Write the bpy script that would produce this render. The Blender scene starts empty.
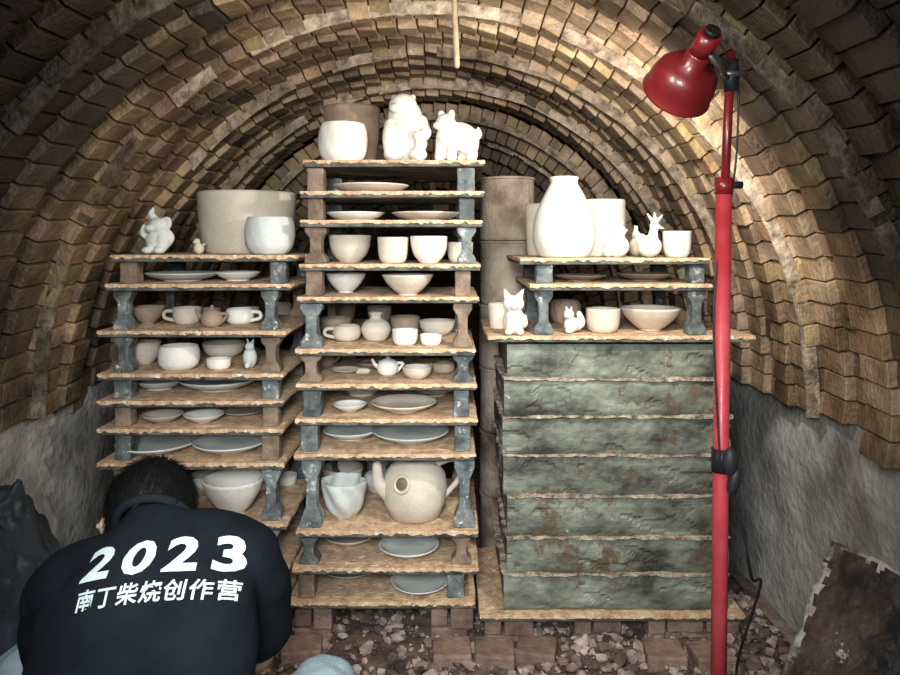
import bpy, bmesh, math, random
from mathutils import Vector, Matrix, noise
from mathutils.bvhtree import BVHTree
random.seed(7)
H=1.25; F=700.0; D=2.1
C=bpy.context.scene.collection
def WX(xp,d=D): return (xp-450)*d/F
def WZ(yp,d=D): return H-(yp-240)*d/F
# ---------------------------------------------------------------- materials
def mat(name,c1,c2,scale=8,rough=.85,bump=.3,bscale=60,rnd=0.0,c3=None,pos=(.35,.65),metal=0,attr=None,spec=.3,coat=0,detail=8,st=None,c3w=.08,soot=None,speck=None,speck2=None):
    m=bpy.data.materials.new(name); m.use_nodes=True
    nt=m.node_tree; N=nt.nodes; L=nt.links
    b=N['Principled BSDF']; b.inputs['Roughness'].default_value=rough
    b.inputs['Metallic'].default_value=metal
    b.inputs['Specular IOR Level'].default_value=spec
    b.inputs['Coat Weight'].default_value=coat
    tc=N.new('ShaderNodeTexCoord'); vec=tc.outputs['Object']
    if st:
        mp=N.new('ShaderNodeMapping'); mp.inputs['Scale'].default_value=st; L.new(vec,mp.inputs['Vector']); vec=mp.outputs['Vector']
    n1=N.new('ShaderNodeTexNoise'); n1.inputs['Scale'].default_value=scale; n1.inputs['Detail'].default_value=detail
    n1.inputs['Roughness'].default_value=.65
    L.new(vec,n1.inputs['Vector'])
    r=N.new('ShaderNodeValToRGB'); L.new(n1.outputs['Fac'],r.inputs['Fac'])
    e=r.color_ramp.elements
    e[0].position=pos[0]; e[0].color=(*c1,1); e[1].position=pos[1]; e[1].color=(*c2,1)
    if c3:
        x=e.new(min(.98,pos[1]+c3w)); x.color=(*c3,1)
    col=r.outputs['Color']
    def mul(col,other):
        mx=N.new('ShaderNodeMix'); mx.data_type='RGBA'; mx.blend_type='MULTIPLY'; mx.inputs[0].default_value=1
        L.new(col,mx.inputs[6]); L.new(other,mx.inputs[7]); return mx.outputs[2]
    for sp_ in (speck2,speck):
        if not sp_: continue
        ns=N.new('ShaderNodeTexNoise'); ns.inputs['Scale'].default_value=sp_[0]; ns.inputs['Detail'].default_value=9; ns.inputs['Roughness'].default_value=.75
        mp=N.new('ShaderNodeMapping'); mp.inputs['Location'].default_value=(sp_[0],3,1)
        L.new(tc.outputs['Object'],mp.inputs['Vector']); L.new(mp.outputs['Vector'],ns.inputs['Vector'])
        rs=N.new('ShaderNodeValToRGB'); L.new(ns.outputs['Fac'],rs.inputs['Fac'])
        rs.color_ramp.elements[0].position=sp_[1]; rs.color_ramp.elements[0].color=(0,0,0,1); rs.color_ramp.elements[1].position=sp_[1]+.035; rs.color_ramp.elements[1].color=(1,1,1,1)
        mx=N.new('ShaderNodeMix'); mx.data_type='RGBA'; L.new(rs.outputs['Color'],mx.inputs[0]); L.new(col,mx.inputs[6]); mx.inputs[7].default_value=(*sp_[2],1); col=mx.outputs[2]
    if soot:
        ns=N.new('ShaderNodeTexNoise'); ns.inputs['Scale'].default_value=soot; ns.inputs['Detail'].default_value=5
        L.new(tc.outputs['Object'],ns.inputs['Vector']); rs=N.new('ShaderNodeValToRGB'); L.new(ns.outputs['Fac'],rs.inputs['Fac'])
        rs.color_ramp.elements[0].position=.34; rs.color_ramp.elements[0].color=(.30,.26,.23,1); rs.color_ramp.elements[1].position=.54; rs.color_ramp.elements[1].color=(1,1,1,1)
        col=mul(col,rs.outputs['Color'])
    if rnd>0:
        oi=N.new('ShaderNodeObjectInfo'); mr=N.new('ShaderNodeMapRange')
        L.new(oi.outputs['Random'],mr.inputs['Value']); mr.inputs['To Min'].default_value=1-rnd; mr.inputs['To Max'].default_value=1+rnd*.5
        hs=N.new('ShaderNodeHueSaturation'); L.new(mr.outputs['Result'],hs.inputs['Value']); L.new(col,hs.inputs['Color']); col=hs.outputs['Color']
    if attr:
        a=N.new('ShaderNodeAttribute'); a.attribute_name=attr
        col=mul(col,a.outputs['Color'])
    L.new(col,b.inputs['Base Color'])
    if bump>0:
        n2=N.new('ShaderNodeTexNoise'); n2.inputs['Scale'].default_value=bscale; n2.inputs['Detail'].default_value=6
        L.new(tc.outputs['Object'],n2.inputs['Vector'])
        bp=N.new('ShaderNodeBump'); bp.inputs['Strength'].default_value=bump; bp.inputs['Distance'].default_value=.01
        L.new(n2.outputs['Fac'],bp.inputs['Height']); L.new(bp.outputs['Normal'],b.inputs['Normal'])
    return m
M={}
M['brick']=mat('vault_brick',(.17,.105,.06),(.62,.46,.30),9,.62,.8,70,attr='Col',pos=(.3,.68),soot=2.0,spec=.5,speck=(11,.64,(.66,.58,.46)))
M['mortar']=mat('vault_mortar',(.02,.016,.013),(.07,.052,.04),9,.95,.5,40)
M['mline']=mat('mortar_line',(.14,.10,.07),(.62,.50,.37),26,.95,.8,90,soot=2.2,attr='Col')
M['plaster']=mat('grey_plaster',(.15,.145,.135),(.52,.51,.47),3.2,.95,.9,35,pos=(.3,.62),soot=2.2,detail=12)
M['rear']=mat('sooty_brick',(.02,.016,.013),(.07,.055,.042),5,.95,.6,40)
M['floor']=mat('kiln_dirt',(.09,.06,.045),(.30,.22,.18),9,.95,.8,60)
M['rubble']=mat('rubble_stone',(.16,.10,.08),(.52,.42,.37),14,.95,.5,60,attr='Col')
M['fbrick']=mat('old_firebrick',(.14,.085,.065),(.38,.26,.20),9,.9,.6,60,rnd=.4)
M['board']=mat('kiln_board_side',(.03,.031,.028),(.17,.16,.13),18,.85,.5,90)
M['sand']=mat('sand_wash',(.40,.23,.125),(.74,.54,.36),30,.95,.7,140,speck=(24,.60,(.84,.76,.64)))
M['post']=mat('kiln_post_slate',(.040,.048,.051),(.17,.19,.185),16,.7,.5,80,c3=(.50,.50,.46),pos=(.35,.60),rnd=.45,speck=(30,.60,(.58,.56,.50)))
M['post2']=mat('kiln_post_rust',(.12,.08,.055),(.30,.22,.16),16,.85,.4,80,rnd=.3)
M['slab']=mat('ash_glazed_slab',(.045,.043,.034),(.20,.215,.165),6,.55,.6,45,c3=(.32,.34,.28),pos=(.36,.58),detail=13,st=(1,1,1.7),c3w=.12,speck=(13,.645,(.47,.45,.38)),speck2=(5,.575,(.12,.085,.055)))
M['crust']=mat('ash_crust',(.13,.085,.055),(.52,.43,.33),28,.9,.9,90,pos=(.38,.60))
M['clayw']=mat('white_bisque',(.64,.60,.53),(.80,.765,.695),9,.85,.18,110,rnd=.10,pos=(.3,.7))
M['clayp']=mat('buff_bisque',(.50,.425,.335),(.68,.60,.50),9,.88,.2,110,rnd=.14,pos=(.3,.7))
M['clayg']=mat('grey_bisque',(.50,.52,.48),(.67,.685,.64),9,.78,.18,110,rnd=.12,pos=(.3,.7))
M['clayb']=mat('brown_clay',(.22,.155,.11),(.40,.30,.22),8,.88,.25,90,rnd=.15)
M['saggar']=mat('saggar_clay',(.26,.19,.14),(.50,.41,.32),6,.9,.6,60,soot=3)
M['red']=mat('red_enamel',(.42,.03,.04),(.62,.085,.10),6,.42,.05,80,coat=.1,spec=.4)
M['red2']=mat('dark_red_enamel',(.13,.008,.010),(.26,.018,.022),6,.36,.05,80,coat=.3,spec=.5)
M['black']=mat('black_rubber',(.012,.012,.014),(.03,.03,.032),20,.5,.1,80)
M['steel']=mat('worn_steel',(.18,.16,.15),(.35,.33,.31),30,.4,.1,80,metal=.8)
M['shirt']=mat('black_cotton',(.007,.009,.012),(.014,.018,.023),5,.95,.25,260,spec=.08)
M['print']=mat('white_print',(.58,.68,.67),(.76,.84,.83),40,.7,.1,200)
M['jeans']=mat('light_denim',(.28,.39,.45),(.42,.52,.57),30,.9,.3,300)
M['skin']=mat('skin',(.52,.32,.22),(.62,.40,.29),6,.55,.1,150)
M['hair']=mat('black_hair',(.005,.005,.006),(.012,.011,.011),60,.55,.2,200,spec=.2)
M['eye']=mat('eye_white',(.7,.7,.68),(.8,.8,.78),5,.2,0)
M['sack']=mat('dark_plastic',(.008,.011,.015),(.035,.047,.06),5,.38,.9,14,c3=(.13,.17,.20),c3w=.1)
M['leaf']=mat('rusty_scorched_slab',(.012,.010,.009),(.10,.06,.04),5,.5,.9,30,c3=(.17,.13,.11),pos=(.38,.60),detail=14,c3w=.08,speck=(8,.585,(.46,.42,.37)))
M['leafe']=mat('slab_pale_edge',(.08,.06,.045),(.46,.41,.34),12,.9,.8,60,pos=(.42,.58))
M['wood']=mat('old_stick',(.35,.24,.14),(.55,.42,.28),20,.8,.2,80)
M['sole']=mat('shoe_grey',(.06,.06,.06),(.12,.12,.12),12,.8,.2,90)
# ---------------------------------------------------------------- helpers
def link(o,parent=None):
    C.objects.link(o)
    if parent: o.parent=parent
    return o
def empty(name):
    e=bpy.data.objects.new(name,None); e.empty_display_size=.1; C.objects.link(e); return e
def from_bm(name,bm,m,parent=None,smooth=False,loc=None):
    me=bpy.data.meshes.new(name); bm.normal_update(); bm.to_mesh(me); bm.free()
    if m: me.materials.append(M[m])
    if smooth:
        for p in me.polygons: p.use_smooth=True
    o=bpy.data.objects.new(name,me)
    if loc: o.location=loc
    return link(o,parent)
def bm_box(bm,x0,x1,y0,y1,z0,z1,j=0,mi=0):
    v=[bm.verts.new((x+random.uniform(-j,j),y+random.uniform(-j,j),z+random.uniform(-j,j))) for x in(x0,x1) for y in(y0,y1) for z in(z0,z1)]
    for f in ((0,1,3,2),(4,6,7,5),(0,4,5,1),(2,3,7,6),(0,2,6,4),(1,5,7,3)):
        fc=bm.faces.new([v[i] for i in f]); fc.material_index=mi
    return v
def bm_fix(bm): bmesh.ops.recalc_face_normals(bm,faces=bm.faces[:])
def catmull(P,n=5):
    if len(P)<3: return P
    out=[]
    Q=[2*P[0]-P[1]]+list(P)+[2*P[-1]-P[-2]]
    for i in range(1,len(Q)-2):
        for k in range(n):
            t=k/n
            out.append(.5*((2*Q[i])+(Q[i+1]-Q[i-1])*t+(2*Q[i-1]-5*Q[i]+4*Q[i+1]-Q[i+2])*t*t+(3*Q[i]-Q[i-1]-3*Q[i+1]+Q[i+2])*t**3))
    out.append(P[-1]); return out
def tube(bm,pts,rad,side=(1,0,0),n=18,sub=5,cap=True):
    pts=[Vector(p) for p in pts]
    R=[Vector((r,r,0)) if not isinstance(r,tuple) else Vector((r[0],r[1],0)) for r in rad]
    P=catmull(pts,sub); RR=catmull(R,sub) if len(R)>2 else R
    s=Vector(side); rings=[]
    for i,p in enumerate(P):
        t=(P[min(i+1,len(P)-1)]-P[max(i-1,0)]).normalized()
        a=(s-t*s.dot(t))
        if a.length<1e-4: a=t.orthogonal()
        a.normalize(); b=t.cross(a)
        r=RR[i]
        rings.append([bm.verts.new(p+a*math.cos(2*math.pi*k/n)*max(r.x,.0005)+b*math.sin(2*math.pi*k/n)*max(r.y,.0005)) for k in range(n)])
    for A,B in zip(rings,rings[1:]):
        for k in range(n): bm.faces.new((A[k],A[(k+1)%n],B[(k+1)%n],B[k]))
    if cap:
        t0=(P[0]-P[1]).normalized(); t1=(P[-1]-P[-2]).normalized()
        for ring,pp,tt,r,fl in((rings[0],P[0],t0,RR[0],1),(rings[-1],P[-1],t1,RR[-1],0)):
            mid=[bm.verts.new(pp+(v.co-pp)*.7+tt*min(r.x,r.y)*.6) for v in ring]
            tip=bm.verts.new(pp+tt*min(r.x,r.y)*.9)
            for k in range(n):
                k2=(k+1)%n
                if fl: bm.faces.new((ring[k2],ring[k],mid[k],mid[k2])); bm.faces.new((mid[k2],mid[k],tip))
                else: bm.faces.new((ring[k],ring[k2],mid[k2],mid[k])); bm.faces.new((mid[k],mid[k2],tip))
def ell(bm,c,r,rot=None):
    m=Matrix.Translation(Vector(c))
    if rot: m=m@Matrix.Rotation(math.radians(rot[1]),4,rot[0])
    m=m@Matrix.Diagonal((r[0],r[1],r[2],1))
    bmesh.ops.create_icosphere(bm,subdivisions=3,radius=1,matrix=m)
def remesh(o,vs,it=4):
    r=o.modifiers.new('r','REMESH'); r.mode='VOXEL'; r.voxel_size=vs; r.use_smooth_shade=True
    s=o.modifiers.new('s','SMOOTH'); s.iterations=it; s.factor=.5
    return o
def bake(o):
    dg=bpy.context.evaluated_depsgraph_get(); dg.update()
    me=bpy.data.meshes.new_from_object(o.evaluated_get(dg)); o.modifiers.clear(); o.data=me
    for p in me.polygons: p.use_smooth=True
    return o
def lathe(bm,prof,n=40,cx=0,cy=0,cz=0,wob=0,flute=0,nf=12,seed=0,twist=60):
    rings=[]
    for (r,z) in prof:
        ring=[]
        for k in range(n):
            a=2*math.pi*k/n
            rr=r*(1+wob*noise.noise((math.cos(a)*1.3+seed,math.sin(a)*1.3,z*14))+flute*math.cos(nf*a+z*twist))
            ring.append(bm.verts.new((cx+rr*math.cos(a),cy+rr*math.sin(a),cz+z)))
        rings.append(ring)
    for A,B in zip(rings,rings[1:]):
        for k in range(n): bm.faces.new((A[k],A[(k+1)%n],B[(k+1)%n],B[k]))
    for ring,fl in((rings[0],1),(rings[-1],0)):
        bm.faces.new(ring[::-1] if fl else ring)
PROF={
 'cup':[(.62,0),(.72,.03),(.86,.16),(.95,.4),(.98,.7),(1,.97)],
 'yun':[(.58,0),(.72,.04),(.93,.22),(1,.5),(.97,.8),(.88,.98)],
 'cyl':[(.9,0),(.96,.03),(.99,.3),(1,.7),(1,.98)],
 'bowl':[(.36,0),(.38,.10),(.45,.13),(.66,.36),(.86,.64),(1,.97)],
 'deep':[(.45,0),(.52,.05),(.76,.25),(.93,.55),(1,.97)],
 'tub':[(.78,0),(.84,.03),(.9,.25),(.96,.6),(1,.95)],
 'plate':[(.5,0),(.52,.15),(.62,.25),(.82,.5),(1,.92)],
 'jar':[(.70,0),(.82,.03),(.97,.18),(1,.32),(.93,.50),(.76,.68),(.55,.84),(.44,.92),(.47,.99)],
 'vase':[(.5,0),(.7,.05),(.95,.28),(1,.45),(.8,.65),(.4,.78),(.36,.88),(.5,.99)],
}
def lathe_prof(kind,R,h,t=None):
    P=PROF[kind]; t=t or max(.0045,R*.09)
    P=[Vector((a*R,b*h,0)) for a,b in P]; P=catmull(P,4)
    out=[(p.x,p.y) for p in P]
    rim=out[-1]
    out.append((rim[0]-t*.3,h)); out.append((rim[0]-t*.8,h-.001))
    fl=max(t*.9,h*.06)
    for p in reversed(P):
        if p.y>fl+.0005: out.append((max(p.x-t,.003),p.y))
    out.append((max(P[0].x*.8,.003),fl)); out.append((.002,fl*.9))
    return out
ROW={'f':2.185,'m':2.28,'b':2.40}
NAMES={'cup':'clay_cup','yun':'clay_teabowl','cyl':'clay_cylinder_vase','bowl':'clay_bowl','deep':'clay_bowl','tub':'clay_planter_tub','plate':'clay_plate','jar':'clay_jar','vase':'clay_vase'}
def pot(kind,cx,top,w,zb,row='f',m='clayw',gap=None,name=None,wob=.025,flute=0,nf=12,h=None,handle=None,dx=0,n=40):
    d=ROW.get(row,row) if isinstance(row,str) else row
    X=WX(cx,d)+dx; R=w/2*d/F
    if h is None:
        h=WZ(top,d)-zb
    if gap: h=min(h,gap-.008)
    h=max(h,.014)
    bm=bmesh.new()
    lathe(bm,lathe_prof(kind,R,h),cx=0,wob=wob,flute=flute,nf=nf,seed=cx*.13,n=n)
    if handle:
        s=handle
        tube(bm,[(s*R*.85,-.01,h*.8),(s*R*1.45,-.012,h*.75),(s*R*1.5,-.012,h*.4),(s*R*.8,-.01,h*.22)],[.006]*4,side=(0,1,0),n=8)
    bm_fix(bm)
    return from_bm(name or NAMES[kind],bm,m,smooth=True,loc=(X,d,zb))
# ---------------------------------------------------------------- vault
XC=-.07; R0=1.15; ZS=.77; RZ=1.18; Y0=-.5; Y1=3.5
def shadef(x,y,z):  # shade put into vault colour: front, left and far end darker, plus mottling
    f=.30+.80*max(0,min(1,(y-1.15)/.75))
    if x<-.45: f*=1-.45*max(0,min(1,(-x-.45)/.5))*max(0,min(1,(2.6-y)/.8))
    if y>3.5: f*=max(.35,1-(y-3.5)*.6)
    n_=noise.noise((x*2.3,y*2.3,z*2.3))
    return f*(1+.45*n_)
bm=bmesh.new(); col=bm.loops.layers.color.new('Col')
ml=bmesh.new(); mcol=ml.loops.layers.color.new('Col')
yy=Y0; k=0; shrink=0; step=0
while yy<5.15:
    w=.118+.016*random.random()
    if yy>Y1: shrink-=.045; w=.15
    if k%2==0: step=(.010 if (k//2)%2 else -.026)+random.uniform(-.006,.006)
    base=step+random.uniform(-.003,.003)+shrink+(-.010 if k%2 else 0)
    nb=56; off=random.random(); gr=random.uniform(.85,1.12)
    for i in range(-2,nb+2):
        t0=math.pi*(i+off)/nb; t1=math.pi*(i+1+off)/nb-.0035
        lowlim=-.05-.04*((k*7919)%5)/5
        if t0<lowlim or t1>math.pi-lowlim: continue
        jr=random.uniform(-.003,.003); tl=random.uniform(.003,.012)
        if random.random()<.06: jr-=.009
        ya=yy+random.uniform(-.012,.006); yb=yy+w-.005
        vs=[]
        for (t,dr) in((t0,0),(t1,tl)):
            for y,dy in((ya,-.010),(yb,.002)):
                for thick in(0,.075):
                    r=base+jr+dr+dy+thick
                    vs.append(bm.verts.new((XC+(R0+r)*math.cos(t),y,ZS+(RZ+r)*math.sin(t))))
        cc=vs[0].co; crown=abs((t0+t1)/2-math.pi/2)
        g=gr*random.uniform(.82,1.1)*shadef(cc.x,cc.y,cc.z)
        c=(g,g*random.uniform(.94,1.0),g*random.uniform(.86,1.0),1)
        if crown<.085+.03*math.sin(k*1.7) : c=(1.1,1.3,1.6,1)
        elif random.random()<.05: c=(g*.5,g*.47,g*.45,1)
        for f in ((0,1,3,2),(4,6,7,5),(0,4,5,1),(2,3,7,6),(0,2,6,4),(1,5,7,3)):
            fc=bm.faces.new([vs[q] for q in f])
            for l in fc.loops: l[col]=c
    if k%2==0:
        n=150; prev=None
        for i in range(n+1):
            t=math.pi*(i/n)*1.02-.03; p=Vector((math.cos(t)*3,math.sin(t)*3,yy*5)); jj=noise.noise(p*3)*.005+noise.noise(p*12)*.003
            row=[]; wd=1+.8*noise.noise(p*5)
            for dr,dy in((-.016,.006*wd),(-.016,-.004*wd),(.02,-.006),(.02,.006)):
                rr=base+dr+jj
                row.append(ml.verts.new((XC+(R0+rr)*math.cos(t),yy+dy+jj*.8,ZS+(RZ+rr)*math.sin(t))))
            if prev and noise.noise(p*2.2)>-.25:
                s_=shadef(row[0].co.x,yy,row[0].co.z)*1.15
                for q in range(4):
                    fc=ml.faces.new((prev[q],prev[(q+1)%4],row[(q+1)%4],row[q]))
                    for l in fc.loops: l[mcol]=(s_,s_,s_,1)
            prev=row
    yy+=w; k+=1
YE=yy
bm_fix(bm); bm_fix(ml)
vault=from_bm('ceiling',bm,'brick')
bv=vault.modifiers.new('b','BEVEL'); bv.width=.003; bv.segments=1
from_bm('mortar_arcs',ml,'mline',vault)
bm=bmesh.new(); n=60
A=[];B=[]
for r,lst in((.055,A),(.16,B)):
    for y in(Y0,YE+.1):
        lst.append([bm.verts.new((XC+(R0+r)*math.cos(math.pi*i/n),y,ZS+(RZ+r)*math.sin(math.pi*i/n))) for i in range(n+1)])
for i in range(n):
    bm.faces.new((A[0][i],A[0][i+1],A[1][i+1],A[1][i])); bm.faces.new((B[0][i],B[1][i],B[1][i+1],B[0][i+1]))
    bm.faces.new((A[0][i],B[0][i],B[0][i+1],A[0][i+1]))
bm_fix(bm); from_bm('vault_backing',bm,'mortar',vault)
# walls
def rough_wall(name,x,sg,m):
    bm=bmesh.new(); ny,nz=90,18; x2=x+sg*.14
    g=[[bm.verts.new((x+noise.noise((y*.18,z*.2,x))*.016+noise.noise((y*.6,z*.8,x))*.008,Y0+(YE-Y0)*y/ny,-.05+(ZS+.08)*z/nz)) for z in range(nz+1)] for y in range(ny+1)]
    for a in range(ny):
        for b in range(nz): bm.faces.new((g[a][b],g[a+1][b],g[a+1][b+1],g[a][b+1]))
    bk=[bm.verts.new((x2,y,z)) for y,z in((Y0,-.05),(YE,-.05),(YE,ZS+.03),(Y0,ZS+.03))]
    bm.faces.new(bk)
    bm.faces.new([g[y][nz] for y in range(ny+1)]+[bk[2],bk[3]]); bm.faces.new([g[0][z] for z in range(nz+1)]+[bk[3],bk[0]])
    bm_fix(bm); return from_bm(name,bm,m,smooth=False)
for o in(rough_wall('wall_left',XC-R0-.02,-1,'plaster'),rough_wall('wall_right',XC+R0+.02,1,'plaster')):
    for p in o.data.polygons: p.use_smooth=len(p.vertices)==4
bm=bmesh.new(); bm_box(bm,-1.4,1.3,YE+.05,YE+.15,-.05,2.15)
z=0; r=0
while z<2.05:
    x=-1.35+(r%2)*.11
    while x<1.25:
        zc=z+.03
        if ((x+.1-XC)/(R0+.05))**2+(max(0,zc-ZS)/(RZ+.05))**2<1: bm_box(bm,x,x+.21,YE+random.uniform(-.012,.012),YE+.06,z,z+.058,.002)
        x+=.22
    z+=.068; r+=1
bm_fix(bm); from_bm('wall_back',bm,'rear')
# floor (closed slab, rough top)
bm=bmesh.new(); nx,ny=60,130
g=[[bm.verts.new((-1.38+2.66*a/nx,Y0+(YE-Y0+.1)*b/ny,-abs(noise.noise((a*.35,b*.35,0)))*.012)) for b in range(ny+1)] for a in range(nx+1)]
for a in range(nx):
    for b in range(ny): bm.faces.new((g[a][b],g[a+1][b],g[a+1][b+1],g[a][b+1]))
bk=[bm.verts.new((x,y,-.1)) for x,y in((-1.38,Y0),(1.28,Y0),(1.28,YE+.1),(-1.38,YE+.1))]; bm.faces.new(bk[::-1])
from_bm('floor',bm,'floor')
# rubble mound
def mound(x,y):
    a=max(0,min(1,(y-1.80)/.14)); a=a*a*(3-2*a); b=max(0,min(1,(2.75-y)/.2)); e_=max(0,min(1,(x+.62)/.1))*max(0,min(1,(1.06-x)/.06))
    return a*b*e_*(.046+noise.noise((x*9,y*9,2))*.018+noise.noise((x*30,y*30,2))*.006)
bm=bmesh.new(); col=bm.loops.layers.color.new('Col'); nx,ny=150,90
g=[[bm.verts.new((-.66+1.72*a/nx,1.76+1.04*b/ny,mound(-.66+1.72*a/nx,1.76+1.04*b/ny)-.006)) for b in range(ny+1)] for a in range(nx+1)]
for a in range(nx):
    for b in range(ny):
        fc=bm.faces.new((g[a][b],g[a+1][b],g[a+1][b+1],g[a][b+1]))
        for l in fc.loops: l[col]=(.6,.55,.52,1)
for i in range(2200):
    x=random.uniform(-.55,1.02); y=random.uniform(1.84,2.42); s=random.choice([.003,.004,.006,.007,.009,.012,.015,.022])*random.uniform(.6,1.2)
    ret=bmesh.ops.create_icosphere(bm,subdivisions=1,radius=s,matrix=Matrix.Translation((x,y,mound(x,y)+s*.2))@Matrix.Rotation(random.random()*6,4,'Z')@Matrix.Diagonal((1,.8,.6,1)))
    c=random.uniform(.5,1.35)
    for v in ret['verts']: v.co+=Vector((random.uniform(-1,1),random.uniform(-1,1),random.uniform(-1,1)))*s*.22
    for v in ret['verts']:
        for l in v.link_loops: l[col]=(c,c*.97,c*.95,1)
from_bm('floor_rubble',bm,'rubble')
# ---------------------------------------------------------------- kiln racks
TH=.017
def board(parent,i,x0,x1,y0,y1,zt,crust=True):
    bm=bmesh.new()
    bm_box(bm,x0,x1,y0,y1,zt-TH-.003,zt-.004,.0015)
    o=from_bm('board_%d'%i,bm,'board',parent); b=o.modifiers.new('b','BEVEL'); b.width=.003; b.segments=2
    bm=bmesh.new(); n=110
    def ring(z,ex):
        pts=[]
        for a in range(n): pts.append((x0+(x1-x0)*a/n,y0,0,-1))
        for a in range(12): pts.append((x1,y0+(y1-y0)*a/12,1,0))
        for a in range(n): pts.append((x1-(x1-x0)*a/n,y1,0,1))
        for a in range(12): pts.append((x0,y1-(y1-y0)*a/12,-1,0))
        return [bm.verts.new((p[0]+p[2]*(ex+noise.noise((p[0]*60,p[1]*60,zt*9))*.003),p[1]+p[3]*(ex+noise.noise((p[0]*60,p[1]*60,zt*9))*.003),z+(noise.noise((p[0]*75,p[1]*90,zt*7))*.008-.001 if z<zt else noise.noise((p[0]*40,3,zt*7))*.0015))) for p in pts]
    a=ring(zt,.001); b2=ring(zt-.0085,.003); L=len(a)
    for k in range(L): bm.faces.new((b2[k],b2[(k+1)%L],a[(k+1)%L],a[k]))
    bm.faces.new(a); bm.faces.new(b2[::-1])
    from_bm('sand_wash_%d'%i,bm,'sand',parent)
def post(parent,i,x,y,z0,h,w=.066,dp=.05,style=None):
    bm=bmesh.new()
    if h>.085 or style=='I':
        pr=[(.5,0),(.5,.13),(.42,.2),(.27,.3),(.25,.5),(.27,.7),(.42,.8),(.5,.87),(.5,1)]
    else: pr=[(.40,0),(.42,.1),(.40,.5),(.42,.9),(.40,1)]
    L=[(p[0]*w,z0+p[1]*h) for p in pr]; L=L+[(-a,b) for a,b in L[::-1]]
    fr=[bm.verts.new((x+a,y-dp/2,b)) for a,b in L]; bk=[bm.verts.new((x+a,y+dp/2,b)) for a,b in L]
    bm.faces.new(fr); bm.faces.new(bk[::-1]); n=len(L)
    for k in range(n): bm.faces.new((fr[k],bk[k],bk[(k+1)%n],fr[(k+1)%n]))
    bm_fix(bm)
    o=from_bm('post_%d'%i,bm,'post2' if random.random()<.2 else 'post',parent); b=o.modifiers.new('b','BEVEL'); b.width=.004; b.segments=2; b.limit_method='ANGLE'
def rack(boards,pl,pr,y0,y1,wpost=.066,fol=.8):
    e=empty('kiln_shelf_rack'); tops=[]
    for i,(yp,a,b) in enumerate(boards):
        zt=WZ(yp-3); tops.append(zt); board(e,i,WX(a),WX(b),y0,y1,zt)
    c=0
    for i in range(len(boards)-1):
        z0=tops[i+1]; h=tops[i]-TH-.003-z0
        sh=WX(boards[i+1][1])-WX(boards[0][1])
        for x in(pl,pr):
            for y in(y0+.045,y1-.045):
                post(e,c,WX(x)+sh*fol+random.uniform(-.004,.004),y,z0,h,w=wpost*random.uniform(.82,1.02)); c+=1
    return e,tops
YB=2.56
LB=[(258,110,296),(287,105,290),(334,97,285),(377,97,282),(404,97,282),(432,97,282),(466,97,283),(527,97,286),(575,97,286),(603,95,286)]
MB=[(163,303,484),(194,300,484),(223,300,482),(267,299,480),(300,297,478),(352,295,475),(387,296,476),(422,295,477),(457,294,475),(534,296,478),(571,292,478),(605,288,475)]
RB=[(261,520,710),(287,530,712),(339,488,755)]
le,LT=rack(LB,129,279,2.1,YB)
me_,MT=rack(MB,316,469,2.1,YB)
re_,RT=rack(RB,546,700,2.1,YB,fol=0)
ys=[343,380,418,457,498,540,577,613]
e=re_
for i in range(7):
    zt=WZ(ys[i]+3); zb=WZ(ys[i+1]+1)
    bm=bmesh.new(); nx,nz=110,14
    x0=WX(505+random.uniform(-3,3)); x1=WX(731+random.uniform(-3,3)); y0=2.12+random.uniform(-.003,.004); y1=2.54
    def perim(nx):
        per=[]
        for a in range(nx): per.append((x0+(x1-x0)*a/nx,y0,0,-1))
        for a in range(20): per.append((x1,y0+(y1-y0)*a/20,1,0))
        for a in range(nx): per.append((x1-(x1-x0)*a/nx,y1,0,1))
        for a in range(20): per.append((x0,y1-(y1-y0)*a/20,-1,0))
        return per
    per=perim(nx); rings=[]
    for q in range(nz+1):
        z=zb+(zt-zb)*q/nz; bul=-.009*((q/nz-.5)*2)**4
        ring=[]
        for p in per:
            d=noise.noise((p[0]*8,p[1]*8,z*14))*.004+noise.noise((p[0]*40,p[1]*40,z*60))*.0018
            fl=noise.noise((p[0]*8+5+i,p[1]*10,z*22+i*3)); d+= -.005 if fl>.30 else 0
            ring.append(bm.verts.new((p[0]+p[2]*(bul+d),p[1]+p[3]*(bul+d),z)))
        rings.append(ring)
    L=len(per)
    for A_,B_ in zip(rings,rings[1:]):
        for k in range(L): bm.faces.new((A_[k],A_[(k+1)%L],B_[(k+1)%L],B_[k]))
    bm.faces.new(rings[-1]); bm.faces.new(rings[0][::-1])
    from_bm('saggar_box_%d'%i,bm,'slab',e,smooth=False)
    if i:
        bm=bmesh.new(); zc=WZ(ys[i]+.5); a=[];b=[]
        for p in per:
            dd=.006+noise.noise((p[0]*40,p[1]*40,zc*20))*.009
            dz=noise.noise((p[0]*9,p[1]*9,zc*13))*.004+noise.noise((p[0]*50,p[1]*50,zc*13))*.003
            th=.003+.006*noise.noise((p[0]*14,p[1]*14,zc*31))
            a.append(bm.verts.new((p[0]+p[2]*dd,p[1]+p[3]*dd,zc+abs(th)+dz))); b.append(bm.verts.new((p[0]+p[2]*dd,p[1]+p[3]*dd,zc-abs(th)*.8-.001+dz)))
        for k in range(L): bm.faces.new((b[k],b[(k+1)%L],a[(k+1)%L],a[k]))
        bm.faces.new(a); bm.faces.new(b[::-1])
        from_bm('ash_crust_%d'%i,bm,'crust',e)
board(e,20,WX(480),WX(745),2.1,YB,WZ(615))
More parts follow.
